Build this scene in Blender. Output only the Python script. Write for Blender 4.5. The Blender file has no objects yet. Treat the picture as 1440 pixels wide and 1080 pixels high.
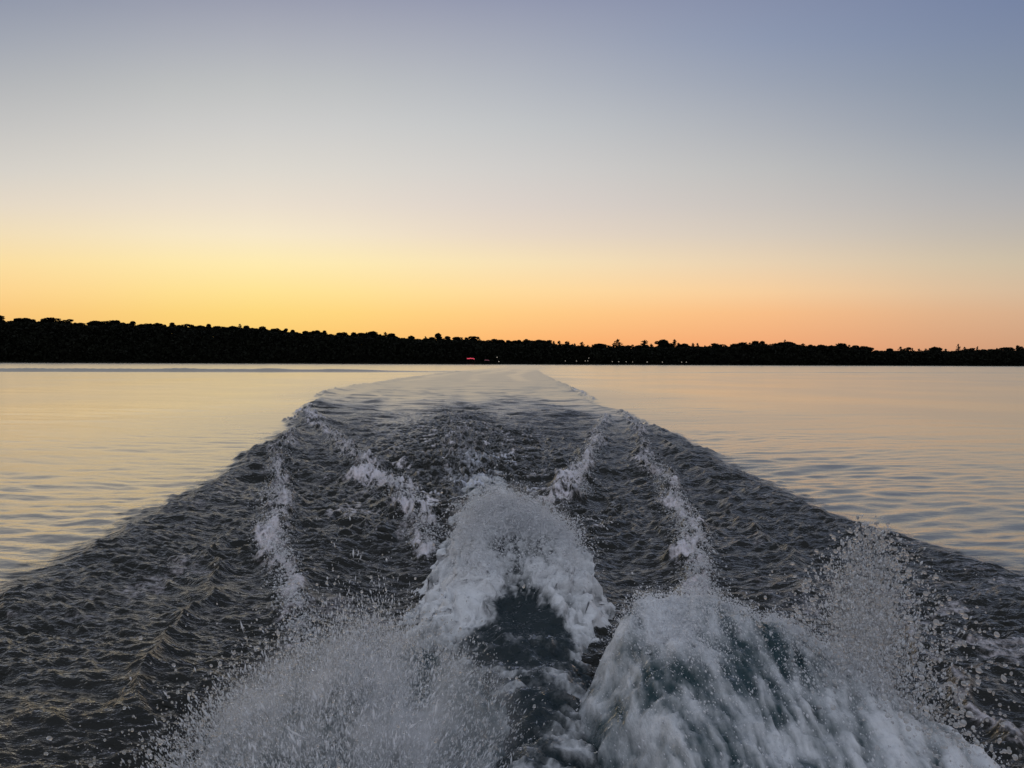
import bpy, math, random
import numpy as np
from mathutils import Vector

R = math.radians
S = bpy.context.scene
COL = S.collection
rng = np.random.default_rng(11)
random.seed(11)

# ------------------------------------------------------------------ camera
CAM_H, FPX, HOR = 1.9, 1082.0, 508.6          # eye height over the water, focal length and eye level (photo pixels)
cam_d = bpy.data.cameras.new('camera')
cam_d.sensor_width, cam_d.lens = 36.0, 36.0 * FPX / 1440.0
cam_d.clip_start, cam_d.clip_end = 0.1, 6000
cam = bpy.data.objects.new('camera', cam_d)
COL.objects.link(cam)
cam.location = (0, 0, CAM_H)
cam.rotation_euler = (R(90 - 1.66), R(-0.25), 0)
S.camera = cam

# ------------------------------------------------------------------ sky: afterglow, sun just under the wooded horizon
S.view_settings.view_transform = 'Standard'
S.view_settings.look = 'None'
S.view_settings.exposure = 0.0
S.view_settings.gamma = 1.0


def lin(c):
    return tuple(((v / 255) / 12.92 if v / 255 <= .04045 else ((v / 255 + .055) / 1.055) ** 2.4) for v in c)


SKY = {   # column of the photo : [(row, sRGB)] of the dusk gradient
    0: [(0, (138, 147, 165)), (60, (155, 162, 174)), (120, (175, 179, 184)), (180, (193, 195, 194)), (240, (209, 207, 200)), (290, (226, 216, 194)),
        (330, (240, 222, 178)), (370, (250, 221, 150)), (410, (252, 209, 122)), (440, (248, 196, 102)), (500, (238, 180, 88))],
    360: [(0, (146, 152, 170)), (60, (165, 170, 181)), (120, (185, 189, 192)), (180, (202, 204, 203)), (240, (216, 214, 206)), (290, (231, 222, 202)),
          (330, (245, 232, 195)), (370, (254, 234, 165)), (410, (254, 224, 128)), (440, (252, 212, 104)), (500, (248, 190, 84))],
    720: [(0, (139, 147, 170)), (60, (156, 163, 179)), (120, (174, 180, 190)), (180, (191, 196, 199)), (240, (204, 204, 202)), (290, (216, 209, 198)),
          (330, (230, 216, 191)), (370, (247, 225, 171)), (410, (254, 216, 137)), (440, (254, 201, 112)), (500, (250, 168, 86))],
    1080: [(0, (126, 138, 165)), (60, (134, 147, 172)), (120, (150, 160, 178)), (180, (168, 175, 184)), (240, (184, 187, 188)), (290, (197, 194, 186)),
           (330, (212, 202, 182)), (370, (231, 208, 166)), (410, (245, 203, 138)), (440, (246, 186, 114)), (500, (238, 160, 98))],
    1440: [(0, (111, 127, 158)), (60, (119, 134, 161)), (120, (130, 144, 165)), (180, (143, 155, 171)), (240, (160, 167, 175)), (290, (175, 176, 173)),
           (330, (189, 183, 167)), (370, (205, 190, 155)), (410, (214, 184, 136)), (440, (215, 172, 119)), (500, (206, 152, 104))],
}
BACK_SKY = [(0, (145, 142, 148)), (6, (176, 172, 176)), (14, (180, 180, 188)), (26, (178, 184, 196))]  # unseen sky behind the camera, brightened beyond dusk to light the foam
ZENITH = (190, 197, 210)  # overhead sky, also raised above its dusk level for the foam
world = bpy.data.worlds.new('World')
S.world = world
world.use_nodes = True
nt = world.node_tree
N, L = nt.nodes, nt.links
N.clear()


def wmath(op, a, b=None, clamp=False):
    n = N.new('ShaderNodeMath'); n.operation = op; n.use_clamp = clamp
    for i, v in enumerate((a, b)):
        if v is None: continue
        if isinstance(v, (int, float)): n.inputs[i].default_value = v
        else: L.new(v, n.inputs[i])
    return n.outputs[0]


tc = N.new('ShaderNodeTexCoord')
sx = N.new('ShaderNodeSeparateXYZ'); L.new(tc.outputs['Generated'], sx.inputs[0])
elev = wmath('DIVIDE', wmath('ARCSINE', sx.outputs[2]), math.pi / 2, True)
azim = wmath('ARCTAN2', sx.outputs[0], sx.outputs[1])


def ramp(stops):
    n = N.new('ShaderNodeValToRGB'); n.color_ramp.interpolation = 'CARDINAL' if False else 'LINEAR'
    els = n.color_ramp.elements
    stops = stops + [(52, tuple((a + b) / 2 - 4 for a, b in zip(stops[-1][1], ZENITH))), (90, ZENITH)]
    for i, (e, c) in enumerate(stops):
        el = els[i] if i < 2 else els.new(e / 90)
        el.position = e / 90
        el.color = (*lin(c), 1)
    L.new(elev, n.inputs[0])
    return n.outputs[0]


_rows = [r_ for r_, _ in SKY[0]]
_tab = np.array([[c for _, c in SKY[k]] for k in sorted(SKY)], float)      # column, row, rgb
_tab += np.array([(6, 4, 4), (6, 4, 3), (4, 2, 0), (3, 0, -1), (4, 1, 0), (3, 0, 3), (1, -1, 5), (0, 0, 11), (0, 2, 20), (0, 3, 22), (0, 2, 16)], float)[None]


def sky_column(t):
    """Catmull-Rom through the measured columns, t in 0..4"""
    i = min(int(t), 3); f = t - i
    p = [_tab[min(max(i + k, 0), 4)] for k in (-1, 0, 1, 2)]
    return .5 * (2 * p[1] + (p[2] - p[0]) * f + (2 * p[0] - 5 * p[1] + 4 * p[2] - p[3]) * f ** 2 + (3 * p[1] - p[0] - 3 * p[2] + p[3]) * f ** 3)


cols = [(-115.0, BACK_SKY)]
for k in range(13):
    px = k * 120.0; c_ = sky_column(k / 3.0); hor = HOR + .0044 * (px - 720)
    st_ = [(max(0.0, math.degrees(math.atan((hor - r_) / math.hypot(FPX, px - 720)))), tuple(np.clip(c_[j], 0, 255))) for j, r_ in enumerate(_rows)]
    cols.append((math.degrees(math.atan((px - 720) / FPX)), st_[::-1]))
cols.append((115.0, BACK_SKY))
cur = None
for i, (a, stops) in enumerate(cols):
    col = ramp(stops)
    if cur is None:
        cur = col; continue
    mr = N.new('ShaderNodeMapRange'); mr.interpolation_type = 'LINEAR'
    L.new(azim, mr.inputs[0])
    mr.inputs[1].default_value, mr.inputs[2].default_value = R(cols[i - 1][0]), R(a)
    mx = N.new('ShaderNodeMix'); mx.data_type = 'RGBA'
    L.new(mr.outputs[0], mx.inputs['Factor']); L.new(cur, mx.inputs['A']); L.new(col, mx.inputs['B'])
    cur = mx.outputs['Result']
bg = N.new('ShaderNodeBackground'); L.new(cur, bg.inputs[0]); bg.inputs[1].default_value = 1.0
sky = N.new('ShaderNodeTexSky'); sky.sky_type = 'NISHITA'; sky.sun_disc = False
SUN_EL, SUN_AZ = R(-2.5), R(-14)
sky.sun_elevation, sky.sun_rotation = SUN_EL, SUN_AZ
bg2 = N.new('ShaderNodeBackground'); L.new(sky.outputs[0], bg2.inputs[0]); bg2.inputs[1].default_value = 0.02
ad = N.new('ShaderNodeAddShader'); L.new(bg.outputs[0], ad.inputs[0]); L.new(bg2.outputs[0], ad.inputs[1])
out = N.new('ShaderNodeOutputWorld'); L.new(ad.outputs[0], out.inputs[0])

# the sun has set behind the trees: only a faint broad afterglow lamp is left of it
sun_d = bpy.data.lights.new('sun', 'SUN')
sun_d.energy, sun_d.angle, sun_d.color = 0.03, R(40), (1.0, 0.78, 0.5)
sun = bpy.data.objects.new('sun', sun_d); COL.objects.link(sun)
sun.rotation_euler = Vector((-math.sin(R(-14)), -math.cos(R(-14)), -math.tan(R(9)))).to_track_quat('-Z', 'Y').to_euler()

S.cycles.use_denoising = True
S.cycles.max_bounces = 12
S.cycles.diffuse_bounces = 8
S.cycles.volume_bounces = 3
S.cycles.volume_step_rate = .6
S.cycles.transmission_bounces = 8
S.cycles.caustics_reflective = False
S.cycles.caustics_refractive = False


# ------------------------------------------------------------------ helpers
def P(px, py, z=0.0):
    """pixel of the photo -> point of the lake at height z"""
    hor = HOR + .0044 * (px - 720)
    y = (CAM_H - z) * FPX / (py - hor)
    return ((px - 720) / FPX * y, y)


def sstep(a, b, x):
    t = np.clip((x - a) / (b - a), 0, 1)
    return t * t * (3 - 2 * t)


_perm = np.random.default_rng(5).permutation(256).astype(np.int32)
_perm = np.concatenate([_perm, _perm])
_ang = np.random.default_rng(6).uniform(0, 2 * np.pi, 256)
_g2 = np.stack([np.cos(_ang), np.sin(_ang)], 1).astype(np.float32)
_g3 = np.random.default_rng(7).normal(size=(256, 3)).astype(np.float32)
_g3 /= np.linalg.norm(_g3, axis=1)[:, None]


def noise2(x, y, seed=0):
    x = np.asarray(x, np.float64) + seed * 17.31; y = np.asarray(y, np.float64) + seed * 9.77
    xi = np.floor(x).astype(np.int64); yi = np.floor(y).astype(np.int64)
    fx = (x - xi).astype(np.float32); fy = (y - yi).astype(np.float32)
    u = fx ** 3 * (fx * (fx * 6 - 15) + 10); v = fy ** 3 * (fy * (fy * 6 - 15) + 10)
    def g(dx, dy):
        h = _perm[_perm[(xi + dx) & 255] + ((yi + dy) & 255)]
        return _g2[h, 0] * (fx - dx) + _g2[h, 1] * (fy - dy)
    a = g(0, 0); b = g(1, 0); c = g(0, 1); d = g(1, 1)
    return 1.5 * ((a + u * (b - a)) + v * ((c + u * (d - c)) - (a + u * (b - a))))


def noise3(x, y, z, seed=0):
    x = x + seed * 17.31; y = y + seed * 9.77; z = z + seed * 3.13
    xi = np.floor(x).astype(np.int64); yi = np.floor(y).astype(np.int64); zi = np.floor(z).astype(np.int64)
    f = [(x - xi).astype(np.float32), (y - yi).astype(np.float32), (z - zi).astype(np.float32)]
    u, v, w = [t ** 3 * (t * (t * 6 - 15) + 10) for t in f]
    def g(i, j, k):
        h = _perm[_perm[_perm[(xi + i) & 255] + ((yi + j) & 255)] + ((zi + k) & 255)]
        return _g3[h, 0] * (f[0] - i) + _g3[h, 1] * (f[1] - j) + _g3[h, 2] * (f[2] - k)
    def lerp(a, b, t): return a + t * (b - a)
    return 1.5 * lerp(lerp(lerp(g(0, 0, 0), g(1, 0, 0), u), lerp(g(0, 1, 0), g(1, 1, 0), u), v),
                      lerp(lerp(g(0, 0, 1), g(1, 0, 1), u), lerp(g(0, 1, 1), g(1, 1, 1), u), v), w)


def fbm2(x, y, oct=4, seed=0):
    s = 0; a = .6; f = 1
    for i in range(oct):
        s = s + a * noise2(x * f, y * f, seed + i); a *= .55; f *= 2.03
    return s


def fbm3(x, y, z, oct=4, seed=0, gain=.55):
    s = 0; a = .6; f = 1
    for i in range(oct):
        s = s + a * noise3(x * f, y * f, z * f, seed + i); a *= gain; f *= 2.03
    return s


def mesh_np(name, verts, faces, mat=None, smooth=True, attrs=None, parent=None):
    """verts (n,3), faces (m,k) -> one linked mesh object"""
    me = bpy.data.meshes.new(name)
    verts = np.ascontiguousarray(verts, np.float32); faces = np.ascontiguousarray(faces, np.int32)
    m, k = faces.shape
    me.vertices.add(len(verts)); me.vertices.foreach_set('co', verts.ravel())
    me.loops.add(m * k); me.loops.foreach_set('vertex_index', faces.ravel())
    me.polygons.add(m)
    me.polygons.foreach_set('loop_start', np.arange(m, dtype=np.int32) * k)
    me.polygons.foreach_set('loop_total', np.full(m, k, np.int32))
    me.polygons.foreach_set('use_smooth', np.full(m, smooth, bool))
    for an, av in (attrs or {}).items():
        at = me.attributes.new(an, 'FLOAT', 'POINT'); at.data.foreach_set('value', np.ascontiguousarray(av, np.float32))
    me.update(); me.validate()
    if mat: me.materials.append(mat)
    o = bpy.data.objects.new(name, me); COL.objects.link(o)
    if parent: o.parent = parent
    return o


def tag(o, label, cat, group=None, kind=None):
    if label: o['label'] = label
    if cat: o['category'] = cat
    if group: o['group'] = group
    if kind: o['kind'] = kind
    return o


def empty(name, loc):
    o = bpy.data.objects.new(name, None); COL.objects.link(o); o.location = loc; o.empty_display_size = .3
    return o


def new_mat(name):
    m = bpy.data.materials.new(name); m.use_nodes = True; m.node_tree.nodes.clear()
    return m, m.node_tree.nodes, m.node_tree.links


# ------------------------------------------------------------------ materials
def water_like(name, foam_col=(.92, .94, .97), deep=(.012, .0125, .010), fres=(1.2, 5.8), patch_scale=26.0, lo=.35, hi=.75, stretch=(1, 1, 1), namp=.9):
    """lake water that turns to white bubbles where the vertex attribute «foam» is high"""
    m, n, l = new_mat(name)
    o = n.new('ShaderNodeOutputMaterial')
    geo = n.new('ShaderNodeNewGeometry')
    af = n.new('ShaderNodeAttribute'); af.attribute_name = 'foam'
    ar = n.new('ShaderNodeAttribute'); ar.attribute_name = 'rough'
    ab = n.new('ShaderNodeAttribute'); ab.attribute_name = 'chop'
    mp = n.new('ShaderNodeMapping'); mp.inputs['Scale'].default_value = stretch
    l.new(geo.outputs['Position'], mp.inputs[0])
    nz = n.new('ShaderNodeTexNoise'); nz.inputs['Scale'].default_value = patch_scale; nz.inputs['Detail'].default_value = 5; nz.inputs['Roughness'].default_value = .65
    l.new(mp.outputs[0], nz.inputs[0])
    a1 = n.new('ShaderNodeMath'); a1.operation = 'MULTIPLY_ADD'
    l.new(nz.outputs[0], a1.inputs[0]); a1.inputs[1].default_value = namp
    a0 = n.new('ShaderNodeMath'); a0.operation = 'SUBTRACT'; l.new(af.outputs['Fac'], a0.inputs[0]); a0.inputs[1].default_value = namp / 2
    l.new(a0.outputs[0], a1.inputs[2])
    mr = n.new('ShaderNodeMapRange'); mr.interpolation_type = 'SMOOTHSTEP'; l.new(a1.outputs[0], mr.inputs[0])
    mr.inputs[1].default_value, mr.inputs[2].default_value = lo, hi
    # fine ripples
    mp2 = n.new('ShaderNodeMapping'); mp2.inputs['Scale'].default_value = (7, 17, 10); mp2.inputs['Rotation'].default_value = (0, 0, .12)
    l.new(geo.outputs['Position'], mp2.inputs[0])
    nr = n.new('ShaderNodeTexNoise'); nr.inputs['Scale'].default_value = 1.0; nr.inputs['Detail'].default_value = 4; nr.inputs['Roughness'].default_value = .6
    l.new(mp2.outputs[0], nr.inputs[0])
    bu = n.new('ShaderNodeBump'); bu.inputs['Distance'].default_value = .05
    l.new(nr.outputs[0], bu.inputs['Height']); l.new(ab.outputs['Fac'], bu.inputs['Strength'])
    dw = n.new('ShaderNodeBsdfDiffuse'); dw.inputs[0].default_value = (*deep, 1)
    gw = n.new('ShaderNodeBsdfGlossy')
    tn = n.new('ShaderNodeMix'); tn.data_type = 'RGBA'; tn.inputs['A'].default_value = (1, .92, .77, 1); tn.inputs['B'].default_value = (.97, .985, 1, 1)  # warm glow put into the calm water's reflection tint, cooler on the chop
    tm = n.new('ShaderNodeMapRange'); l.new(ab.outputs['Fac'], tm.inputs[0]); tm.inputs[1].default_value = .1; tm.inputs[2].default_value = .5
    l.new(tm.outputs[0], tn.inputs['Factor']); l.new(tn.outputs['Result'], gw.inputs[0])
    l.new(ar.outputs['Fac'], gw.inputs['Roughness']); l.new(bu.outputs[0], gw.inputs['Normal'])
    lw = n.new('ShaderNodeLayerWeight'); lw.inputs['Blend'].default_value = .5; l.new(bu.outputs[0], lw.inputs['Normal'])
    pw = n.new('ShaderNodeMath'); pw.operation = 'POWER'; l.new(lw.outputs['Facing'], pw.inputs[0]); px_ = n.new('ShaderNodeMapRange'); l.new(ab.outputs['Fac'], px_.inputs[0]); px_.inputs[1].default_value = .1; px_.inputs[2].default_value = .6; px_.inputs[3].default_value = fres[0]; px_.inputs[4].default_value = fres[1]; l.new(px_.outputs[0], pw.inputs[1])
    fr = n.new('ShaderNodeMath'); fr.operation = 'MULTIPLY_ADD'; l.new(pw.outputs[0], fr.inputs[0])
    sq = n.new('ShaderNodeMath'); sq.operation = 'MULTIPLY'; l.new(ar.outputs['Fac'], sq.inputs[0]); l.new(ar.outputs['Fac'], sq.inputs[1])
    sc = n.new('ShaderNodeMath'); sc.operation = 'MULTIPLY_ADD'; l.new(sq.outputs[0], sc.inputs[0]); sc.inputs[1].default_value = -2.0; sc.inputs[2].default_value = .98; sc.use_clamp = True
    l.new(sc.outputs[0], fr.inputs[1]); fr.inputs[2].default_value = .02
    w = n.new('ShaderNodeMixShader'); l.new(fr.outputs[0], w.inputs[0]); l.new(dw.outputs[0], w.inputs[1]); l.new(gw.outputs[0], w.inputs[2])
    # bubbles
    nb = n.new('ShaderNodeTexNoise'); nb.inputs['Scale'].default_value = 70; nb.inputs['Detail'].default_value = 4
    l.new(mp.outputs[0], nb.inputs[0])
    b2 = n.new('ShaderNodeBump'); b2.inputs['Strength'].default_value = .5; b2.inputs['Distance'].default_value = .02
    l.new(nb.outputs[0], b2.inputs['Height'])
    f = n.new('ShaderNodeBsdfPrincipled'); f.inputs['Base Color'].default_value = (*foam_col, 1); f.inputs['Roughness'].default_value = .45
    l.new(b2.outputs[0], f.inputs['Normal'])
    tr = n.new('ShaderNodeBsdfTranslucent'); tr.inputs[0].default_value = (*foam_col, 1)
    fm = n.new('ShaderNodeMixShader'); fm.inputs[0].default_value = .2; l.new(f.outputs[0], fm.inputs[1]); l.new(tr.outputs[0], fm.inputs[2])
    mx = n.new('ShaderNodeMixShader'); l.new(mr.outputs[0], mx.inputs[0]); l.new(w.outputs[0], mx.inputs[1]); l.new(fm.outputs[0], mx.inputs[2])
    l.new(mx.outputs[0], o.inputs[0])
    return m


def droplet_mat(name, col, gloss=.3):
    m, n, l = new_mat(name)
    o = n.new('ShaderNodeOutputMaterial')
    d = n.new('ShaderNodeBsdfPrincipled'); d.inputs['Base Color'].default_value = (*col, 1); d.inputs['Roughness'].default_value = .4
    t = n.new('ShaderNodeBsdfTranslucent'); t.inputs[0].default_value = (*col, 1)
    x = n.new('ShaderNodeMixShader'); x.inputs[0].default_value = .55; l.new(d.outputs[0], x.inputs[1]); l.new(t.outputs[0], x.inputs[2])
    g = n.new('ShaderNodeBsdfGlass'); g.inputs['IOR'].default_value = 1.33; g.inputs['Roughness'].default_value = .02
    y = n.new('ShaderNodeMixShader'); y.inputs[0].default_value = gloss; l.new(x.outputs[0], y.inputs[1]); l.new(g.outputs[0], y.inputs[2])
    l.new(y.outputs[0], o.inputs[0])
    return m


def plain(name, col, rough=.8, var=.3, scale=.6, emit=0):
    m, n, l = new_mat(name)
    o = n.new('ShaderNodeOutputMaterial')
    p = n.new('ShaderNodeBsdfPrincipled'); p.inputs['Roughness'].default_value = rough
    p.inputs['Specular IOR Level'].default_value = .1
    tcn = n.new('ShaderNodeTexCoord'); nz = n.new('ShaderNodeTexNoise'); nz.inputs['Scale'].default_value = scale
    l.new(tcn.outputs['Object'], nz.inputs[0])
    cr = n.new('ShaderNodeValToRGB'); l.new(nz.outputs[0], cr.inputs[0])
    cr.color_ramp.elements[0].position, cr.color_ramp.elements[1].position = .3, .7
    cr.color_ramp.elements[0].color = (*[c * (1 - var) for c in col], 1)
    cr.color_ramp.elements[1].color = (*[c * (1 + var) for c in col], 1)
    l.new(cr.outputs[0], p.inputs['Base Color'])
    if emit:
        p.inputs['Emission Color'].default_value = (*col, 1); p.inputs['Emission Strength'].default_value = emit
    l.new(p.outputs[0], o.inputs[0])
    return m


M_WATER = water_like('lake_water', foam_col=(.74, .78, .88), patch_scale=18, lo=.28, hi=.95, namp=1.1)  # foam on the lake is bluer and darker: its shade is in the colour
M_FOAM = water_like('churned_foam', deep=(.012, .022, .026), patch_scale=14, lo=.10, hi=1.08, namp=.9)
M_STREAM = water_like('streaked_foam', deep=(.020, .045, .052), patch_scale=7, lo=.1, hi=1.05, stretch=(2.2, .8, 1))
M_MIST = droplet_mat('white_mist', (.92, .93, .95), .1)
M_DROP = droplet_mat('clear_droplets', (.97, .97, .97), .62)
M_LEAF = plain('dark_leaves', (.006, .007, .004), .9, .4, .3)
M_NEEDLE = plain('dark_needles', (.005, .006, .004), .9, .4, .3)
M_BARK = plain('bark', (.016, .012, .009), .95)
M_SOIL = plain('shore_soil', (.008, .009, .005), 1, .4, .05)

# ------------------------------------------------------------------ the wake, in metres, boat going away from +Y
OLp = [(-60, 850), (0, 822), (60, 795), (130, 765), (200, 728), (262, 700), (330, 655), (370, 625), (408, 600), (424, 578), (447, 560), (458, 551),
       (500, 543), (560, 533), (620, 525), (680, 519.5), (716, 516)]
ORp = [(1500, 822), (1440, 800), (1300, 765), (1200, 735), (1140, 712), (1080, 682), (1000, 640), (960, 614), (906, 600), (884, 580), (842, 570),
       (812, 549), (782, 535), (764, 526), (756, 520.5), (762, 516.6)]
OL = np.array([P(*p) for p in OLp]); OR = np.array([P(*p) for p in ORp])


def poly(pts):   # (px, py, half width m, strength)
    return np.array([(*P(p[0], p[1]), p[2], p[3]) for p in pts])


FOAM_LINES = [
    poly([(428, 578, .3, .8), (450, 604, .3, .8), (490, 640, .3, .7), (525, 675, .3, .9), (560, 706, .26, 1.0), (592, 742, .24, 1.0), (612, 780, .2, .9)]),
    poly([(412, 612, .2, .55), (394, 670, .22, .7), (382, 715, .24, .8), (382, 760, .22, .9), (394, 800, .17, .8), (412, 850, .16, .8), (428, 900, .16, .7)]),
    poly([(852, 588, .2, .65), (836, 640, .22, .65), (818, 668, .22, .85), (812, 706, .22, 1.05)]),
    poly([(884, 590, .2, .55), (915, 650, .24, .65), (944, 700, .22, .75), (974, 758, .22, 1.0), (990, 806, .18, 1.0), (988, 838, .14, .7)]),
    poly([(1240, 850, .06, .3), (1300, 905, .07, .55), (1360, 965, .08, .6), (1440, 1040, .1, .6), (1560, 1150, .1, .5)]),
    poly([(640, 585, .8, .3), (650, 625, .7, .5), (660, 665, .6, .62), (660, 700, .45, .7)]),
    poly([(404, 600, .10, .3), (424, 580, .16, .8), (436, 571, .15, .6)]), poly([(446, 558, .2, .4), (456, 552, .3, .8), (476, 548, .25, .5)]),
    poly([(800, 545, .2, .4), (816, 552, .3, .8), (830, 562, .25, .5)]), poly([(868, 580, .16, .4), (888, 588, .2, .6), (904, 601, .16, .4)]),
    poly([(560, 640, .5, .3), (610, 668, .5, .45), (640, 690, .3, .5)]),
]
CRESTS = [   # sharp little ridges without foam (half width, height)
    poly([(350, 745, .12, .03), (300, 795, .12, .07), (255, 865, .12, .08), (215, 925, .12, .08), (170, 1000, .1, .06)]),
    poly([(906, 600, .2, .10), (950, 640, .16, .09), (1000, 686, .13, .08), (1055, 734, .12, .07), (1110, 790, .1, .07), (1150, 835, .1, .05)]),
]


def to_polyline(X, Y, pl):
    """distance to a polyline with width/strength carried along it"""
    best = np.full(X.shape, 1e9); wid = np.zeros_like(best); st = np.zeros_like(best); side = np.zeros_like(best)
    for a, b in zip(pl[:-1], pl[1:]):
        d = b[:2] - a[:2]; t = np.clip(((X - a[0]) * d[0] + (Y - a[1]) * d[1]) / (d @ d), 0, 1)
        dx = X - a[0] - t * d[0]; dy = Y - a[1] - t * d[1]
        q = np.hypot(dx, dy); k = q < best
        best[k] = q[k]; wid[k] = (a[2] + t * (b[2] - a[2]))[k]; st[k] = (a[3] + t * (b[3] - a[3]))[k]
        side[k] = np.sign(dx)[k]
    return best, wid, st, side


def cell(r):
    return np.maximum(.009, .010 * (r / 4) ** 1.25)


def lake(X, Y):
    """height, foam, unresolved roughness and bump strength of the water at X, Y"""
    r = np.hypot(X, Y); c = cell(np.maximum(r, 1))
    Yc = np.clip(Y, 1.5, 420)
    def bound(B):
        i = np.argsort(B[:, 1]); return np.interp(np.log(Yc), np.log(B[i, 1]), B[i, 0])
    wob = .22 * fbm2(X / 1.3, Y / 2.2, 3, 31) * np.clip(Y / 12, .5, 2.2) + .10 * noise2(X / .3, Y / .5, 35)
    xl, xr = bound(OL), bound(OR)
    dl, dr = X - xl + wob, xr - X + wob
    d = np.minimum(dl, dr)
    fade_y = sstep(260, 70, Y)
    ins = sstep(-.25, .40, d + .25 * fbm2(X / .25, Y / .25, 2, 37)) * fade_y * (Y > 0)
    u = np.clip((X - xl) / np.maximum(xr - xl, .1), 0, 1)
    # --- calm lake: low ripples, crests lying across the view and swept back along the wake
    V = Y - .20 * np.abs(X - .3) + .5 * noise2(X / 5, Y / 5, 3)
    h = np.zeros(X.shape); unres = np.zeros(X.shape)
    near_w = np.exp(-np.maximum(-d, 0) / 5.0)        # more ripple next to the wake
    for Lw, sl, ax, sd in ((5.0, .012, 2.6, 1), (2.2, .024, 3.0, 2), (1.0, .042, 2.8, 3), (.5, .055, 2.4, 4), (.26, .090, 2.2, 5), (.12, .09, 2.2, 6)):
        res = sstep(1.6, 4.0, Lw / c)
        sl = sl * (.56 + .68 * near_w) * (1 - .46 * sstep(9, 26, r)) * (.7 + .6 * sstep(-.3, .4, noise2(X / 9, Y / 14, 40 + sd)))
        h += res * sl * Lw / 1.6 * noise2(X / (Lw * ax), V / Lw, sd)
        unres += .35 * (1 - res) * sl ** 2
    # --- chop inside the wake
    band = .55 + .45 * np.cos(2 * np.pi * (u * 3.1 + .15 + .25 * noise2(u * 2, Y / 30, 9)))
    far = sstep(15, 85, Y)
    streak = sstep(.1, .75, .6 * (1 - band) + .55 * noise2(u * 9 + 3, Y / 40, 18) + .2)
    ca = ins * (1 - .55 * sstep(9, 24, Y) * (1 - streak)) * (1 - far * (.40 + .58 * (1 - band))) * (.75 + .5 * sstep(-.4, .4, noise2(X / 2, Y / 3, 8)))
    W = Y - .10 * np.abs(X) + .25 * noise2(X / 1.5, Y / 1.5, 13)
    grow = sstep(6.5, 15, Y)
    for Lw, sl, ax, sd in ((1.5, .02 + .14 * grow * sstep(14, 30, Y), 2.2, 10), (.75, .03 + .15 * grow, 2.4, 11), (.35, .05 + .20 * grow, 2.4, 12), (.17, .25 + .13 * grow, 2.3, 14), (.085, .46, 1.9, 15), (.045, .36, 1.7, 16)):
        res = sstep(1.5, 3.6, Lw / c)
        n_ = noise2(X / (Lw * ax), W / Lw, sd)
        n_ = .55 * n_ + .9 * (.28 - np.abs(noise2(X / (Lw * ax) + .37 * n_, W / Lw, sd + 20)))
        h += res * ca * sl * Lw / 1.2 * n_
        unres += .22 * (1 - res) * (sl * ca) ** 2
    # --- the outer wave of the wake and its sharp edge
    eh = .06 * sstep(4, 9, Y) * sstep(75, 14, Y) + (.03 + .09 * sstep(30, 60, Y)) * (Y > 0) * fade_y
    h += eh * np.exp(-((dl - .35) / np.where(dl < .35, .22, .75)) ** 2) + eh * .8 * np.exp(-((dr - .35) / np.where(dr < .35, .22, .7)) ** 2)
    h += fade_y * far * .05 * (band - .5) * ins
    foam = np.zeros(X.shape); lump = np.zeros(X.shape)
    k = (Y > 1) & (Y < 60) & (np.abs(X) < 14)
    x, y = X[k], Y[k]
    wx = x + .12 * noise2(x / .5, y / .5, 51) + .3 * noise2(x / 1.6, y / 2, 52); wy = y + .12 * noise2(x / .4, y / .4, 53)
    F = np.zeros(x.shape); LM = np.zeros(x.shape); HH = np.zeros(x.shape)
    patch = fbm2(x / .5, y / .7, 4, 60)
    for pl in FOAM_LINES:
        q, w_, s_, _ = to_polyline(wx, wy, pl)
        e = np.exp(-(q / np.maximum(.85 * w_, .02)) ** 2) * s_
        lace = sstep(.42, .02, np.abs(fbm2(x / .20, y / .26, 4, 64)))
        F = np.maximum(F, e * (.34 + .62 * lace + .55 * patch)); LM = np.maximum(LM, e)
    for pl in CRESTS:
        q, w_, s_, sd_ = to_polyline(wx, wy, pl)
        HH = np.maximum(HH, s_ * np.exp(-q / np.maximum(w_, .02)))
    tb = np.abs(fbm2(x / .22, y / .30, 4, 70))
    HH += LM * (.07 + .22 * tb) * np.clip(y / 9, .7, 1.3)
    # scattered bubble sheets
    inn = ins[k]
    sheet = sstep(.10, .55, fbm2(x / .9, y / 1.6, 4, 80) + .15 * sstep(.2, .8, patch))
    F = np.maximum(F, .42 * inn * sheet * sstep(30, 10, y))
    side = inn * (sstep(2.3, 3.2, x) * sstep(9.5, 6, y) + .75 * sstep(-2.3, -3.2, x) * sstep(8, 5, y))
    F = np.maximum(F, .5 * side * sstep(.0, .4, fbm2(x / .8, (y - .2 * x) / .22, 4, 85)))
    # little breaking crests, and glints painted as foam, in the older, churned middle of the wake
    mid = np.exp(-((u[k] - .46) / .20) ** 2) * sstep(7.5, 9.5, y) * sstep(36, 16, y) + .35 * inn * sstep(6, 9, y) * sstep(30, 14, y)
    rd = .5 - np.abs(fbm2(x / .55, y / .55, 4, 95))
    F = np.maximum(F, mid * .8 * sstep(.36, .50, rd) * sstep(-.15, .45, patch))
    HH += mid * .09 * sstep(.2, .5, rd)
    foam[k] = F; h[k] += HH
    # trough either side of the rooster tail
    h -= .16 * np.exp(-((X + 1.05) / .55) ** 2 - ((Y - 6.6) / 1.8) ** 2) + .14 * np.exp(-((X - 1.15) / .5) ** 2 - ((Y - 7.0) / 1.8) ** 2)
    # --- wash of another boat, a single steep line far off
    yw = 137.0 + .19 * X + 1.2 * noise2(X / 25, X * 0, 90)
    wa = (.58 * sstep(10, -45, X) + .13 * sstep(-10, 40, X)) * (.9 + .2 * sstep(-.3, .4, noise2(X / 7, Y / 60, 91))) * sstep(-900, -500, X)
    h += wa * np.exp(-np.abs((Y - yw) / np.where(Y < yw, .75, 2.2)) ** 1.5)
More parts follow.
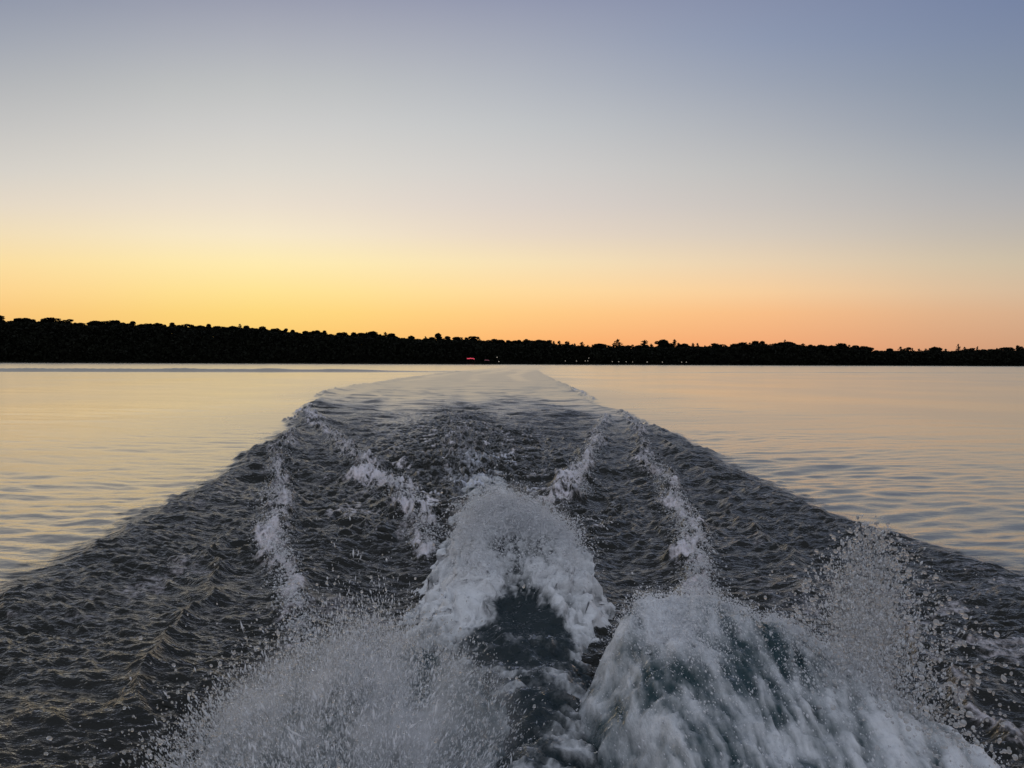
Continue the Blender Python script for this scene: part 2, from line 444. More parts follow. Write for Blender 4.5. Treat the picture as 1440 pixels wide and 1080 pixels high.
    alpha = np.sqrt(2 * (unres + .0006 + ins * .002))
    rough = np.sqrt(np.clip(alpha, .006, .11 + .03 * far))
    bump = np.clip(.06 + .9 * ca + .12 * near_w, 0, 1) * sstep(52, 13, Y)
    return h, foam, rough, bump


def build_lake():
    rr = [1.3]
    while rr[-1] < 190:
        rr.append(rr[-1] + float(cell(np.array(rr[-1]))) * (1.0 if rr[-1] < 60 else 1.0))
    # thin band of fine rings where the far wash line stands
    rr = np.array(rr)
    rr = rr[(rr < 128)]
    rr = np.concatenate([rr, np.arange(rr[-1] + .38, 195, .38), np.geomspace(201, 2600, 120)])
    th = np.concatenate([np.linspace(-180, -42, 60, endpoint=False), np.linspace(-42, 42, 1700), np.linspace(42, 180, 61)[1:-1]])
    T, RR = np.meshgrid(np.radians(th), rr)
    X, Y = (RR * np.sin(T)).ravel(), (RR * np.cos(T)).ravel()
    h, f, ro, bu = lake(X, Y)
    nr, na = RR.shape
    i = np.arange(nr - 1)[:, None] * na; j = np.arange(na)[None]; j2 = (j + 1) % na
    q = np.stack([i + j, i + na + j, i + na + j2, i + j2], -1).reshape(-1, 4)
    q = q[:, ::-1]
    V = np.stack([X, Y, h], 1)
    V = np.vstack([V, [[0, 0, 0]]])
    cen = len(V) - 1
    a = np.arange(na)
    cap = np.stack([a, (a + 1) % na, np.full(na, cen), np.full(na, cen)], 1)
    o = mesh_np('water', V, q, M_WATER, True, dict(foam=np.append(f, 0), rough=np.append(ro, .2), chop=np.append(bu, .2)))
    tag(o, None, None, None, 'structure')
    print('lake verts', len(V), 'up', o.data.polygons[5000].normal.z)


build_lake()


# ------------------------------------------------------------------ churned water standing above the lake
def patch_mesh(name, x0, x1, y0, y1, step, fn, mat, label, cat):
    xs = np.arange(x0, x1, step); ys = np.arange(y0, y1, step * 1.15)
    Xg, Yg = np.meshgrid(xs, ys); X, Y = Xg.ravel(), Yg.ravel()
    V, foam, rough, chop = fn(X, Y)
    nx = len(xs)
    i = np.arange(len(ys) - 1)[:, None] * nx + np.arange(nx - 1)[None]
    q = np.stack([i, i + 1, i + nx + 1, i + nx], -1).reshape(-1, 4)
    zb = V[:, 2]
    q = q[(zb[q] > -.16).any(1)]
    used = np.unique(q); remap = np.full(len(V), -1); remap[used] = np.arange(len(used))
    o = mesh_np(name, V[used], remap[q], mat, True, dict(foam=foam[used], rough=rough[used], chop=chop[used]))
    tag(o, label, cat, None, 'stuff')
    return V[used], foam[used]


def churn(X, Y, Z, foam, amp, sc=3.2, seed=100, lift=1.0):
    """tear a smooth swell into lumps: displaced in all three directions"""
    dx = fbm3(X * sc, Y * sc, Z * sc, 4, seed); dy = fbm3(X * sc, Y * sc, Z * sc, 4, seed + 7); dz = fbm3(X * sc, Y * sc, Z * sc, 5, seed + 14, .62)
    rid = .35 - np.abs(fbm3(X * sc * 1.7, Y * sc * 1.7, Z * sc * 1.7, 5, seed + 20, .62))
    a = amp
    return np.stack([X + a * dx, Y + a * .8 * dy, Z + lift * a * (.7 * dz + .8 * rid)], 1), rid


TAIL_Y = [2.4, 3.0, 4.5, 5.3, 5.8, 6.15, 6.5, 7.0, 8.0, 9.5, 11.0, 12.5, 14, 15]
TAIL_H = [.06, .06, .05, .09, .26, .48, .56, .44, .24, .16, .13, .07, -.02, -.2]
TAIL_W = [.46, .46, .48, .52, .58, .62, .60, .54, .48, .46, .46, .46, .46, .46]
TAIL_X = [.16, .14, .10, .05, .03, .03, .01, -.05, -.16, -.28, -.36, -.44, -.5, -.5]


def rooster(X, Y):
    w = np.interp(Y, TAIL_Y, TAIL_W); xc = np.interp(Y, TAIL_Y, TAIL_X)
    u = (X - xc + .13 * fbm2(X / .5, Y / .45, 3, 118)) / (w * (1 + .18 * noise2(X / .6, Y / .7, 119)))
    Yp = Y + np.where(Y < 6.6, .85 * np.clip(np.abs(u), 0, 1.1) ** 2 * sstep(4.6, 5.6, Y), 0)
    H = np.interp(Yp, TAIL_Y, TAIL_H) * (1 + .42 * fbm2(X * 2.4, Y * 1.6, 3, 120))
    stream = sstep(5.5, 4.8, Y)
    Z = (H + .2) * np.exp(-np.abs(u) ** (3.2 - stream)) - .2
    Z = Z + stream * (.050 * noise2(X / .4, Y / .2, 124) + .040 * (.3 - np.abs(noise2(X / .2, Y / .1, 125))) + .02 * noise2(X / .08, Y / .05, 126))
    Z = Z - .16 * sstep(1.15, 1.6, np.abs(u))
    pn = fbm2(X / .35, Y / .5, 4, 121)
    arcs = .6 * noise2(X * 1.2, (Y + .25 * u * u) * 5.5 + 1.4 * pn, 122) + .6 * fbm2(X * 5, Y * 4, 4, 123)
    hollow = (.55 + .45 * sstep(5.95, 5.5, Yp)) * sstep(6.5, 5.7, Yp + .7 * pn) * sstep(.80, .1, np.abs(u - .08) + .5 * pn) * sstep(4.4, 5.3, Y)
    lace = sstep(.15, .0, np.abs(fbm2(X / .15 + .6 * pn, Y / .24, 3, 128)))
    foam = .74 + .62 * pn
    foam = foam * (1 - 1.1 * hollow) + hollow * (.22 * fbm2(X / .09, Y / .4, 4, 127) + .60 * lace * sstep(5.2, 6.0, Yp))
    foam = foam * (1 - stream) + stream * np.clip(.20 + .42 * arcs + .30 * pn, 0, .8) * sstep(1.1, .7, np.abs(u))
    foam = (foam - .35 * sstep(7, 9, Y)) * sstep(15, 11, Y)
    amp = .05 + .11 * sstep(.2, .8, foam)
    V, rid = churn(X, Y, Z, foam, amp * (1 - .75 * stream), 4.6, 130)
    _, fine = churn(X, Y, Z, foam, 0, 13, 136)
    V[:, 2] += .05 * fine * (foam > .2); V[:, 1] -= .03 * fine
    V[:, 2] += .014 * arcs * stream
    foam = foam + (.55 * rid + .35 * fine) * (foam > .3)
    return V, np.clip(foam, -.5, 1.3), np.full(X.shape, .16), np.full(X.shape, .7)


TAIL_V, TAIL_F = patch_mesh('rooster_tail', -1.7, 1.4, 2.3, 14.6, .016, rooster, M_FOAM,
                            'horseshoe of white foam boiling up in the centre of the wake with a dark hollow', 'foam')

RX = [.25, .45, .65, .85, 1.05, 1.3, 1.6, 1.9, 2.2, 2.5]
RYC = [3.9, 4.15, 4.4, 4.55, 4.6, 4.55, 4.4, 4.15, 3.8, 3.4]
RH = [-.1, .26, .43, .50, .52, .48, .37, .24, .06, -.2]


def right_wave(X, Y):
    yc = np.interp(X, RX, RYC) + .08 * noise2(X * 3, X * 0, 150); H = np.interp(X, RX, RH) * (1 + .12 * noise2(X * 4, Y * 2, 151))
    t = Y - yc
    back = np.exp(-(np.maximum(t, 0) / .30) ** 2); front = 1 - .50 * sstep(.1, 1.9, -t)
    Z = (H + .2) * np.where(t > 0, back, front) - .2
    ed = sstep(-.02, .72, X + .15 * (Y - 4) + .12 * noise2(X * 2.5, Y * 2.5, 149))
    Z = Z * ed - .2 * (1 - ed)
    # streaks run down the face, fanning out from the boat
    fx = (X - 1.2) / np.maximum(.7, 1 + .22 * t)
    st = fbm2(fx * 3.2 + .5 * noise2(X * 2, Y * 2, 152), Y * .9, 4, 153)
    sw = fbm2(X * 2.0, Y * 2.0, 4, 157)
    s2 = fbm2(fx * 11 + .8 * noise2(X * 3, Y * 1.5, 154), Y * 1.5, 4, 155)
    foam = .50 + .45 * st + .55 * s2 + .40 * sw + .3 * np.exp(-(t / .22) ** 2)
    foam = foam + .05 - .20 * sstep(1.5, 1.05, X + .35 * sw) * sstep(4.25, 3.65, Y + .3 * sw)
    V, rid = churn(X, Y, Z + .035 * st + .03 * s2, foam, .055, 3.4, 160)
    return V, np.clip(foam + .25 * rid, 0, 1.3), np.full(X.shape, .2), np.full(X.shape, .8)


RW_V, RW_F = patch_mesh('foam_wave', .1, 2.6, 2.3, 5.5, .011, right_wave, M_STREAM,
                        'broad curling wave of blue-white foam at the lower right of the wake', 'foam')

LX = [-1.75, -1.5, -1.25, -1.0, -.75, -.5, -.25, -.05, .1]
LH = [-.2, -.02, .14, .24, .28, .25, .16, .02, -.2]


def left_wave(X, Y):
    H = np.interp(X, LX, LH)
    yc = 4.35 - .35 * ((X + .75) / .7) ** 2
    t = Y - yc
    Z = (H + .2) * np.where(t > 0, np.exp(-(np.maximum(t, 0) / .3) ** 2), 1 - .25 * sstep(0, 2, -t)) - .2
    sw = fbm2(X * 2.2, Y * 1.6, 4, 171)
    s2 = fbm2((X + .5) / np.maximum(.5, .3 * Y) * 7, Y * 1.6, 4, 172)
    foam = .32 + .55 * sw + .4 * s2
    V, rid = churn(X, Y, Z, foam, .09, 3.5, 175)
    return V, np.clip(foam + .3 * rid, 0, 1.2), np.full(X.shape, .25), np.full(X.shape, .4)


LW_V, LW_F = patch_mesh('foam_swell', -1.9, .2, 2.3, 5.0, .011, left_wave, M_STREAM,
                        'low swell of foam under the spray at the lower left of the wake', 'foam')

# ------------------------------------------------------------------ droplets in the air
_oct_v = np.array([(1, 0, 0), (-1, 0, 0), (0, 1, 0), (0, -1, 0), (0, 0, 1), (0, 0, -1)], np.float32)
_oct_f = np.array([(0, 2, 4), (2, 1, 4), (1, 3, 4), (3, 0, 4), (2, 0, 5), (1, 2, 5), (3, 1, 5), (0, 3, 5)])


def ico(sub):
    import bmesh
    bm = bmesh.new(); bmesh.ops.create_icosphere(bm, subdivisions=sub, radius=1)
    bm.verts.ensure_lookup_table()
    v = np.array([p.co[:] for p in bm.verts], np.float32); f = np.array([[q.index for q in p.verts] for p in bm.faces])
    bm.free()
    return v, f


ICO = ico(2)


def drops(name, pts, rad, dirs, stretch, mat, label, proto='oct', cat='spray'):
    n = len(pts)
    bv, bf = (_oct_v, _oct_f) if proto == 'oct' else ICO
    d = dirs / np.maximum(np.linalg.norm(dirs, axis=1)[:, None], 1e-6)
    a = rng.normal(size=(n, 3)); e1 = np.cross(d, a); e1 /= np.linalg.norm(e1, axis=1)[:, None]; e2 = np.cross(d, e1)
    jit = rng.uniform(.7, 1.3, (n, 2))
    V = (pts[:, None] + (bv[None, :, 0, None] * (rad * jit[:, 0])[:, None, None]) * e1[:, None] + (bv[None, :, 1, None] * (rad * jit[:, 1])[:, None, None]) * e2[:, None]
         + (bv[None, :, 2, None] * (rad * stretch)[:, None, None]) * d[:, None])
    F = bf[None] + (np.arange(n) * len(bv))[:, None, None]
    o = mesh_np(name, V.reshape(-1, 3), F.reshape(-1, 3), mat, True)
    return tag(o, label, cat, None, 'stuff')


def pick(V, F, n, power=1.5, minz=-.05):
    w = np.clip(F, 0, 1) ** power * (V[:, 2] > minz)
    return V[rng.choice(len(V), n, p=w / w.sum())]


def logr(n, med, s=.45, hi=.02):
    return np.minimum(med * np.exp(rng.normal(0, s, n)), hi)


# rooster tail
n = 40000
b = pick(TAIL_V, TAIL_F * sstep(.1, .6, TAIL_V[:, 2]) * sstep(14, 8, TAIL_V[:, 1]), n)
up = rng.exponential(.045, n) * (1 + 1.5 * (rng.random(n) < .08))
b = b + np.stack([rng.normal(0, .05, n), rng.normal(0, .08, n), up], 1)
ar_c, ar_r, ar_d = [], [], []
for i in range(150):        # thin strings of drops thrown off the crest
    s = pick(TAIL_V, TAIL_F * sstep(.35, .7, TAIL_V[:, 2]), 1)[0]
    v0 = np.array([rng.normal(0, .9), rng.normal(.2, .5), rng.uniform(.8, 1.9)]); T0 = rng.uniform(.15, .38); m_ = rng.integers(25, 70)
    t = np.linspace(0, T0, m_)[:, None] + rng.normal(0, .003, (m_, 1))
    ar_c.append(s + v0 * t + np.array([0, 0, -4.9]) * t * t + rng.normal(0, .004, (m_, 3))); ar_d.append(v0 + np.array([0, 0, -9.8]) * t)
    ar_r.append(logr(m_, .0045, .3))
pts = np.vstack([b] + ar_c); rad = np.concatenate([logr(n, .0030 , .5, .010)] + ar_r)
dirs = np.vstack([rng.normal(size=(n, 3))] + ar_d)
drops('rooster_spray', pts, rad, dirs, rng.uniform(1, 1.8, len(pts)), M_MIST, 'fine spray and strings of drops flying off the central horseshoe of foam')

# left spray
n = 46000
b = pick(LW_V, LW_F + .12, n, 1.8)
src = np.array([-.45, 2.2, -.1])
lift = rng.exponential(.07, n)
edge = np.exp(-((b[:, 0] + .72) / .62) ** 2)
b = b + np.stack([rng.normal(0, .09, n) - .05, rng.normal(0, .12, n), lift * (.35 + edge)], 1)
d = b - src + rng.normal(0, .25, (n, 3))
drops('left_spray', b, logr(n, .0017, .5, .007), d, rng.uniform(2, 8, n), M_MIST, 'grey sheet of fast droplets fanning out at the lower left of the wake')
n = 6000
b = pick(LW_V, LW_F + .3, n, 1.0)
b = b + np.stack([rng.normal(-.1, .16, n), rng.normal(.1, .2, n), rng.exponential(.10, n)], 1)
drops('left_droplets', b, logr(n, .0038, .4, .0075), b - src + rng.normal(0, .3, (n, 3)), rng.uniform(1, 2.0, n), M_DROP,
      'glinting larger drops over the grey spray at the lower left', 'ico', 'droplets')

# right foam wave
n = 18000
b = pick(RW_V, RW_F * (.25 + sstep(.25, .5, RW_V[:, 2])), n)
b = b + np.stack([rng.normal(0, .03, n), rng.normal(0, .05, n), rng.exponential(.02, n)], 1)
drops('wave_spray', b, logr(n, .0022, .5, .008), b - np.array([1.1, 2.0, -.2]), rng.uniform(1, 3, n), M_MIST, 'fine spray blowing over the face and crest of the right foam wave')

# plume
n = 10000
t = rng.beta(1.1, 1.7, n)
ax0, ax1 = np.array([1.66, 3.55, .05]), np.array([2.12, 4.5, .93])
wv = .05 + .14 * np.sin(np.pi * np.clip(t * .9 + .12, 0, 1))
b = ax0 + t[:, None] * (ax1 - ax0) + np.stack([rng.normal(0, 1, n) * wv, rng.normal(0, 1, n) * wv * .7, rng.normal(0, .05, n)], 1)
vel = np.stack([(b[:, 0] - 1.9) * 1.2 + .1, rng.normal(.2, .2, n), rng.uniform(.3, 1.2, n)], 1)
drops('plume_mist', b, logr(n, .0030, .45, .009), vel, rng.uniform(1, 2.4, n), M_MIST, 'column of fine white spray thrown up at the right of the wake')
n = 3200
t = rng.beta(1.3, 1.3, n) * 1.02
wv = .05 + .20 * np.sin(np.pi * np.clip(t * .95 + .05, 0, 1))
b = ax0 + t[:, None] * (ax1 - ax0) + np.stack([rng.normal(0, 1, n) * wv, rng.normal(0, 1, n) * wv * .7, rng.normal(0, .04, n)], 1)
k = 900     # drops falling out to the right and down
b[:k] = np.stack([2.0 + rng.normal(0, .22, k), 3.6 + rng.normal(0, .35, k), np.abs(rng.normal(.12, .22, k))], 1)
drops('plume_droplets', b, logr(n, .0050, .50, .0115), rng.normal(size=(n, 3)) + [0, 0, 1.5], rng.uniform(1, 1.5, n), M_DROP,
      'clear round drops of the splash rising at the right of the wake', 'ico', 'droplets')

# mist: air full of droplets too fine to see
def mist_mat(name, dens, scale, thr=.42):
    m, n, l = new_mat(name)
    o = n.new('ShaderNodeOutputMaterial'); v = n.new('ShaderNodeVolumePrincipled')
    v.inputs['Color'].default_value = (.99, .99, 1, 1); v.inputs['Anisotropy'].default_value = .4
    tcn = n.new('ShaderNodeTexCoord')
    ln = n.new('ShaderNodeVectorMath'); ln.operation = 'LENGTH'; l.new(tcn.outputs['Object'], ln.inputs[0])
    fo = n.new('ShaderNodeMapRange'); fo.interpolation_type = 'SMOOTHSTEP'; l.new(ln.outputs['Value'], fo.inputs[0])
    fo.inputs[1].default_value, fo.inputs[2].default_value, fo.inputs[3].default_value, fo.inputs[4].default_value = .25, .98, 1, 0
    mp = n.new('ShaderNodeMapping'); mp.inputs['Scale'].default_value = scale; l.new(tcn.outputs['Object'], mp.inputs[0])
    nz = n.new('ShaderNodeTexNoise'); nz.inputs['Scale'].default_value = 1; nz.inputs['Detail'].default_value = 5; nz.inputs['Roughness'].default_value = .65
    l.new(mp.outputs[0], nz.inputs[0])
    ct = n.new('ShaderNodeMapRange'); l.new(nz.outputs[0], ct.inputs[0]); ct.inputs[1].default_value, ct.inputs[2].default_value = thr, .72
    ml = n.new('ShaderNodeMath'); ml.operation = 'MULTIPLY'; l.new(fo.outputs[0], ml.inputs[0]); l.new(ct.outputs[0], ml.inputs[1])
    m2 = n.new('ShaderNodeMath'); m2.operation = 'MULTIPLY'; l.new(ml.outputs[0], m2.inputs[0]); m2.inputs[1].default_value = dens
    l.new(m2.outputs[0], v.inputs['Density']); l.new(v.outputs[0], o.inputs['Volume'])
    return m


def mist(name, loc, size, rot, mat, label):
    v, f = ico(3)
    o = mesh_np(name, v, f, mat)
    o.location, o.scale, o.rotation_euler = loc, size, rot
    return tag(o, label, 'mist', None, 'stuff')


mist('mist', (-.72, 3.70, .16), (.88, 1.2, .46), (R(-6), 0, R(6)), mist_mat('left_mist', 6.0, (4, 2.2, 3)), 'grey mist hanging in the spray at the lower left of the wake')
mist('mist', (1.92, 4.12, .40), (.24, .30, .66), (R(-46), R(16), 0), mist_mat('plume_mist_air', 4.5, (3, 3, 1.6)), 'mist in the core of the splash at the right of the wake')
mist('mist', (-.02, 6.9, .42), (.66, 1.3, .40), (0, 0, R(6)), mist_mat('tail_mist', 2.8, (4, 4, 3)), 'mist round the horseshoe of foam in the centre of the wake')

# small spray on the foam lines
pts = []
for pl, m_ in zip(FOAM_LINES[:4], (9000, 8000, 6000, 9000)):
    seg = rng.integers(0, len(pl) - 1, m_); t = rng.random(m_)[:, None]
    q = pl[seg] * (1 - t) + pl[seg + 1] * t
    q = q[rng.random(m_) < q[:, 3]]
    x = q[:, 0] + rng.normal(0, 1, len(q)) * q[:, 2] * .45; y = q[:, 1] + rng.normal(0, 1, len(q)) * q[:, 2] * .6
    pts.append(np.stack([x, y, np.zeros(len(q))], 1))
pts = np.vstack(pts)
pts[:, 2] = lake(pts[:, 0], pts[:, 1])[0] + rng.exponential(.035, len(pts))
drops('crest_spray', pts, logr(len(pts), .0042, .5, .012), rng.normal(size=pts.shape), rng.uniform(1, 1.6, len(pts)), M_MIST,
      'flecks of spray along the foam lines that trail back from the boat')

# ------------------------------------------------------------------ far shore
def shore_y(x):
    return 531 + .24 * x + 5 * np.sin(x / 37.0) + 3 * np.sin(x / 13.0)


SKYLINE = np.array([(-420, 452), (-200, 446), (0, 444), (10, 447), (27, 446), (60, 447), (75, 445.5), (85, 446), (100, 449), (110, 452), (130, 451), (150, 450.5), (175, 449),
    (195, 452), (210, 451), (240, 453), (260, 455), (280, 456), (300, 455), (320, 459), (340, 455.5), (360, 456), (380, 460), (410, 461), (430, 465), (445, 463), (470, 465),
    (500, 467), (530, 464.5), (550, 468), (590, 471.5), (612, 472.5), (650, 472), (690, 474), (700, 477), (730, 477.5), (750, 474.5), (760, 475), (785, 479), (800, 478.5),
    (820, 481), (850, 483), (880, 485), (900, 484), (920, 482), (960, 482), (980, 481.5), (1010, 482), (1035, 482), (1045, 479), (1065, 478), (1085, 480), (1110, 480),
    (1140, 482), (1160, 483), (1175, 481), (1200, 485), (1210, 484.5), (1225, 488.5), (1270, 488), (1295, 489), (1310, 486.5), (1335, 489), (1355, 487), (1380, 487),
    (1405, 486), (1420, 488), (1440, 487.5), (1640, 489), (1900, 488)], float)


def top_z(px, y):
    hor = HOR + .0044 * (px - 720)
    return CAM_H + (hor - np.interp(px, SKYLINE[:, 0], SKYLINE[:, 1])) / FPX * y


def at_shore(px, back):
    """point behind the waterline in the direction of photo column px"""
    k = (px - 720) / FPX
    y = 531 / (1 - .24 * k)
    for _ in range(4): y = shore_y(k * y)
    y += back
    return k * y, y


def ground_z(x, y):
    back = y - shore_y(x)
    px = 720 + FPX * x / np.maximum(y, 1)
    top = top_z(px, shore_y(x) + 70) - 9.5
    return np.where(back < 0, -.6, .6 + (np.maximum(top, 1.2) - .6) * sstep(4, 70, back)) + .4 * noise2(x / 11, y / 11, 201)


gx = np.linspace(-780, 900, 300); gb = np.concatenate([[-6, -1, 0, 3, 8], np.linspace(14, 300, 28)])
GX, GB = np.meshgrid(gx, gb); GY = shore_y(GX) + GB
GZ = ground_z(GX.ravel(), GY.ravel())
i = np.arange(len(gb) - 1)[:, None] * len(gx) + np.arange(len(gx) - 1)[None]
q = np.stack([i, i + 1, i + len(gx) + 1, i + len(gx)], -1).reshape(-1, 4)
tag(mesh_np('hills', np.stack([GX.ravel(), GY.ravel(), GZ], 1), q, M_SOIL), None, None, None, 'structure')


def quads(cent, size, rs, flat=.0):
    """randomly turned leaf clumps"""
    n = len(cent)
    a = rs.normal(size=(n, 3)); a /= np.linalg.norm(a, axis=1)[:, None]
    b = np.cross(a, rs.normal(size=(n, 3))); b /= np.linalg.norm(b, axis=1)[:, None]
    s = (size * rs.uniform(.6, 1.4, n))[:, None]
    a = a * s; b = b * s * rs.uniform(.5, 1, (n, 1))
    V = np.stack([cent - a, cent - b * .9, cent + a, cent + b], 1).reshape(-1, 3)
    return V, np.arange(n * 4).reshape(-1, 4)


def tube(p0, p1, r0, r1, k=6):
    d = np.array(p1, float) - p0; d /= np.linalg.norm(d); e = np.cross(d, [.3, .9, .1]); e /= np.linalg.norm(e); f = np.cross(d, e)
    t = np.linspace(0, 2 * np.pi, k, endpoint=False)
    c = np.cos(t)[:, None] * e + np.sin(t)[:, None] * f
    V = np.vstack([p0 + c * r0, p1 + c * r1]); j = np.arange(k); j2 = (j + 1) % k
    return V, np.stack([j, j2, j2 + k, j + k], 1)


def join(parts):
    vs, fs, o = [], [], 0
    for v, f in parts:
        vs.append(v); fs.append(f + o); o += len(v)
    return np.vstack(vs), np.vstack(fs)


def broadleaf(seed, h=15.0, spread=1.0):
    rs = np.random.default_rng(seed)
    lobes = []
    for i in range(rs.integers(9, 14)):
        a = rs.uniform(0, 6.28); rr_ = rs.uniform(0, 3.0) * spread; z = h * rs.uniform(.42, .86)
        lobes.append((rr_ * math.cos(a), rr_ * math.sin(a), z, rs.uniform(1.3, 2.3) * (.8 + .3 * spread)))
    lobes.append((rs.normal(0, .6), 0, h - 1.7, 1.7))
    parts = []
    for lx, ly, lz, lr in lobes:
        m_ = int(120 * lr); p = rs.normal(size=(m_, 3)); p /= np.linalg.norm(p, axis=1)[:, None]
        p *= (rs.uniform(.35, 1.08, m_) ** .6)[:, None] * [lr, lr, lr * .8]
        parts.append(quads(p + [lx, ly, lz], np.full(m_, .42), rs))
    tr = [tube(np.zeros(3), np.array([.1, 0, h * .5]), .28, .2)]
    for lx, ly, lz, lr in lobes[:6]:
        tr.append(tube(np.array([.05, 0, h * .35]), np.array([lx, ly, lz]), .13, .04, 5))
    return join(parts), join(tr)


def conifer(seed, h=17.0, wide=2.4, ragged=.35):
    rs = np.random.default_rng(seed); parts = []
    z = h * .22
    while z < h - .3:
        f = 1 - (z / h)
        for i in range(rs.integers(4, 6)):
            a = rs.uniform(0, 6.28); ln = wide * (f ** .75 * 1.25 + .09) * rs.uniform(1 - ragged, 1 + ragged)
            m_ = max(6, int(ln * 12)); t = rs.uniform(.1, 1, m_)
            p = np.stack([np.cos(a) * ln * t, np.sin(a) * ln * t, z + .25 * ln * t ** 2 - .1 * t + rs.normal(0, .12, m_)], 1)
            parts.append(quads(p + rs.normal(0, .12, p.shape), np.full(m_, .34), rs))
        z += rs.uniform(.55, .95)
    parts.append(quads(np.stack([rs.normal(0, .12, 26), rs.normal(0, .12, 26), h - rs.uniform(0, 1.3, 26)], 1) * [1.3, 1.3, 1], np.full(26, .30), rs))
    return join(parts), join([tube(np.zeros(3), np.array([0, 0, h * .97]), .26, .04)])


PROTO = {}
for key, kind, mk in [('b%d' % i, 'broadleaf_tree', (lambda s=i: broadleaf(300 + s, 15, .8 + .16 * (s % 4)))) for i in range(6)] + \
                     [('c%d' % i, 'pine_tree', (lambda s=i: conifer(400 + s, 17, 2.9 + .5 * (s % 4), .28 + .07 * s))) for i in range(5)]:
    (cv, cf), (tv, tf) = mk()
    root = empty(kind, (0, 0, 0))
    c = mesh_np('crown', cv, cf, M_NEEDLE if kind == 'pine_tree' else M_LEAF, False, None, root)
    t = mesh_np('trunk', tv, tf, M_BARK, True, None, root)
    PROTO[key] = [root, 15.0 if kind[0] == 'b' else 17.0, False]


def plant(key, px, back, height, label, group, wide=1.0, topy=None):
    x, y = at_shore(px, back)
    z = float(ground_z(np.array([x]), np.array([y]))[0]) - .3
    if topy is not None:
        hor = HOR + .0044 * (px - 720); height = max(6.0, CAM_H + (hor - topy) / FPX * y - z)
    root, h0, used = PROTO[key]
    if used:
        r = root.copy(); COL.objects.link(r)
        for ch in root.children:
            k_ = ch.copy(); COL.objects.link(k_); k_.parent = r
    else:
        r = root; PROTO[key][2] = True
    s = height / h0
    r.location = (x, y, z); r.scale = (s * wide, s * wide, s); r.rotation_euler = (0, 0, random.uniform(0, 6.28))
    kind = 'pine' if key[0] == 'c' else 'tree'
    tag(r, label, kind, group)
    return r


B = ['b%d' % i for i in range(6)]; C_ = ['c%d' % i for i in range(5)]
# trees one can point at
plant('b1', 617, 66, 0, 'broad flat-topped tree standing alone above the skyline over the red lights', None, 1.0, 467.8)
plant('c2', 868, 40, 0, 'tall ragged pine with a pointed top standing apart on the low ridge right of centre', None, 1.5, 476.8)
plant('c3', 906, 40, 0, 'bushy pine at the left end of the raised clump right of centre', None, 1.6, 478.2)
plant('b2', 931, 40, 0, 'rounded tall tree in the middle of the raised clump right of centre', None, 1.5, 476.8)
plant('c1', 948, 40, 0, 'pine with a rounded head at the right end of the raised clump', None, 1.2, 477.0)
plant('c0', 1103, 40, 0, 'single pine tip poking above the even ridge at centre right', None, .9, 477.2)
plant('c4', 1347, 40, 0, 'slim spire-topped pine standing above the low trees near the right edge', None, .9, 483.5)
plant('b3', 1431, 40, 0, 'round crowned tree rising beside a gap at the right end of the shore', None, .8, 485)
plant('b0', 3, 70, 0, 'tall tree at the left end of the shore, highest of the skyline', None, 1, 443)
px = -330
while px < 1800:
    pine_share = np.interp(px, [-300, 250, 420, 760, 800, 960, 1100, 1250, 1500], [.02, .05, .25, .25, .75, .5, .25, .6, .6])
    pine = random.random() < pine_share
    ty = float(np.interp(px, SKYLINE[:, 0], SKYLINE[:, 1])) + random.choice([0, .3, .8, 2.0, 3.6, 4.8]) + (random.uniform(-.8, .8) if pine else random.uniform(-.4, .6))
    back = random.uniform(45, 75) if px < 780 else random.uniform(22, 50)
    plant(random.choice(C_ if pine else B), px, back, 0, 'dark pine in the wooded skyline of the far shore' if pine else 'dark leafy tree in the wooded skyline of the far shore',
          'pines on the far skyline' if pine else 'leafy trees on the far skyline', random.uniform(1.0, 1.7) if pine else random.uniform(1.1, 2.2), ty)
    px += random.uniform(6, 12) * (1.0 if 0 < px < 1440 else 1.5)

# the unbroken mass of wood between the water and the skyline trees
rs = np.random.default_rng(77); n = 150000
px_ = rs.uniform(-380, 1850, n); kk = (px_ - 720) / FPX
y_ = 531 / (1 - .24 * kk)
for _ in range(4): y_ = shore_y(kk * y_)
bk = rs.uniform(0, 1, n) ** .8 * np.where(px_ < 780, 68, 46); y_ = y_ + bk; x_ = kk * y_
g_ = ground_z(x_, y_)
hc = np.minimum(np.maximum(3.0, (top_z(px_, y_) - 3.5) - g_), 5 + bk * .6 + 3 * noise2(x_ / 6, y_ / 6, 210))
hc = np.minimum(hc, np.maximum(2.5, top_z(px_, y_) - 2.4 - g_))
zz = g_ + hc * rs.uniform(.02, 1, n) ** .8
fv, ff = quads(np.stack([x_, y_, zz], 1), np.full(n, 1.0), rs)
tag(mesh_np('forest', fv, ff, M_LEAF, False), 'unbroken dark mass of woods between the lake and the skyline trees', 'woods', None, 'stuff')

# ------------------------------------------------------------------ lights on the far shore
M_POST = plain('painted_post', (.03, .03, .03), .7)
M_GLOBE = plain('lit_globe', (1.0, .86, .66), .4, 0, 1, .13)
M_RED = plain('lit_red_bulb', (1.0, .10, .16), .4, 0, 1, .75)
M_PINK = plain('lit_pink_bulb', (.7, .25, .32), .4, 0, 1, .25)


def ball(r):
    v, f = ico(1); return v * r, f


def shore_point(px, py, off=-1.5):
    x, y = at_shore(px, off)
    hor = HOR + .0044 * (px - 720)
    return x, y, CAM_H + (hor - py) / FPX * y


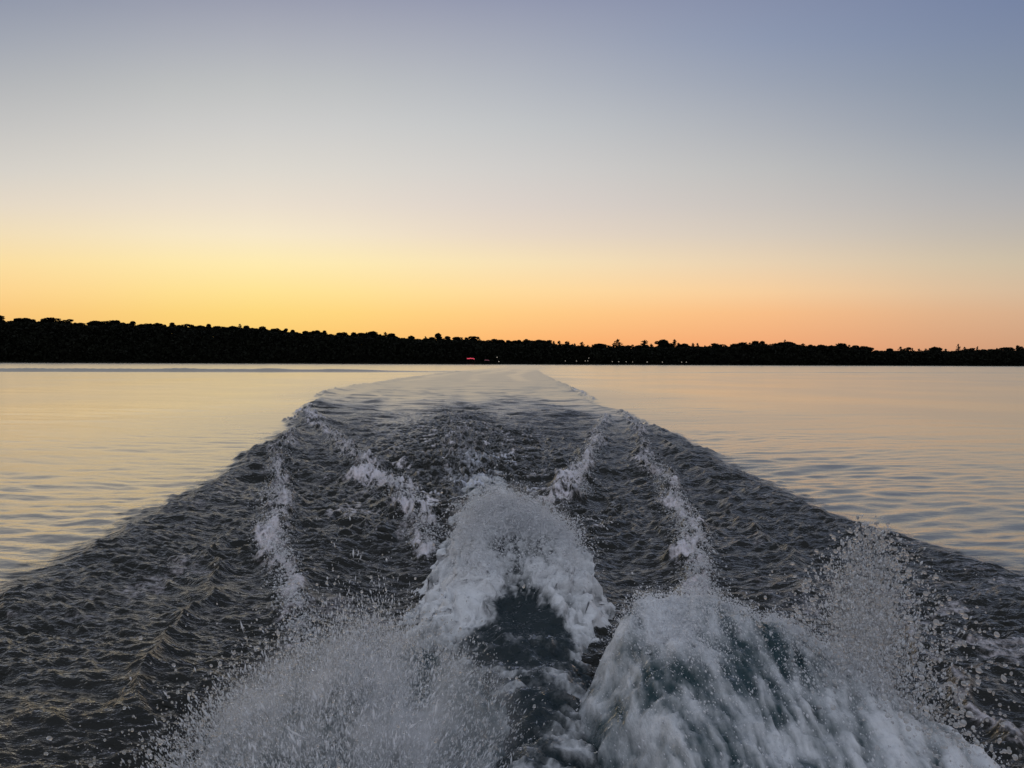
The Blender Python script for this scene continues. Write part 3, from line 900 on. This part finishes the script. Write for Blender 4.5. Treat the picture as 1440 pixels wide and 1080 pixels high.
lamp_proto = None
for px, py, sz in [(795, 507.6, .8), (810.5, 507.8, 1), (823, 507.6, .9), (826.5, 507.4, .9), (828, 503.6, .8), (699, 502.4, 1.1), (701.5, 508.4, 1.1), (861, 508.6, .9), (870, 508.8, 1),
                   (880.5, 508.8, .8), (889.5, 509, .7), (910, 509.2, 1), (931.5, 509.3, 1), (958.5, 509.3, 1), (965, 509.3, 1)]:
    x, y, z = shore_point(px, py)
    if lamp_proto is None:
        r = lamp_proto = empty('shore_lamp', (0, 0, 0))
        mesh_np('post', *tube(np.array([0, 0, -6.0]), np.zeros(3), .07, .05), M_POST, True, None, r)
        v, f = ball(.36); mesh_np('globe', v + [0, 0, .3], f, M_GLOBE, True, None, r)
    else:
        r = lamp_proto.copy(); COL.objects.link(r)
        for ch in lamp_proto.children:
            k_ = ch.copy(); COL.objects.link(k_); k_.parent = r
    r.location = (x, y, z - .3); r.scale = (sz, sz, 1)
    if px < 702:
        tag(r, 'upper of two dim white lamps right of the red lights' if py < 505 else 'lower of two dim white lamps right of the red lights, by the water', 'lamp', 'small lamps along the far shore')
    elif px == 828:
        tag(r, 'small lamp set higher than its row on the dark shore', 'lamp', 'small lamps along the far shore')
    else:
        tag(r, 'tiny dim white lamp low on the dark far shore', 'lamp', 'small lamps along the far shore')

for px0, px1, py, nb, mt, rad, label in [(656.5, 667.5, 504, 7, M_RED, .36, 'short row of bright red lights low on the dark far shore'),
                                         (681.5, 688, 506.4, 5, M_PINK, .24, 'dimmer pinkish row of lights right of the bright red row')]:
    xm, ym, zm = shore_point((px0 + px1) / 2, py, -1.0)
    r = tag(empty('light_string', (xm, ym, zm)), label, 'string lights')
    half = (px1 - px0) / 2 / FPX * ym
    w1 = [tube(np.array([-half, 0, -4.5]), np.array([-half, 0, .5]), .06, .05), tube(np.array([half, 0, -4.5]), np.array([half, 0, .5]), .06, .05),
          tube(np.array([-half, 0, .42]), np.array([half, 0, .42]), .02, .02)]
    v, f = join(w1); mesh_np('frame', v, f, M_POST, True, None, r)
    for k in range(nb):
        v, f = ball(rad); b_ = mesh_np('bulb', v, f, mt, True, None, r)
        b_.location = (-half + (k + .5) * 2 * half / nb, 0, random.uniform(-.12, .12) - (.25 if k == nb - 1 else 0))
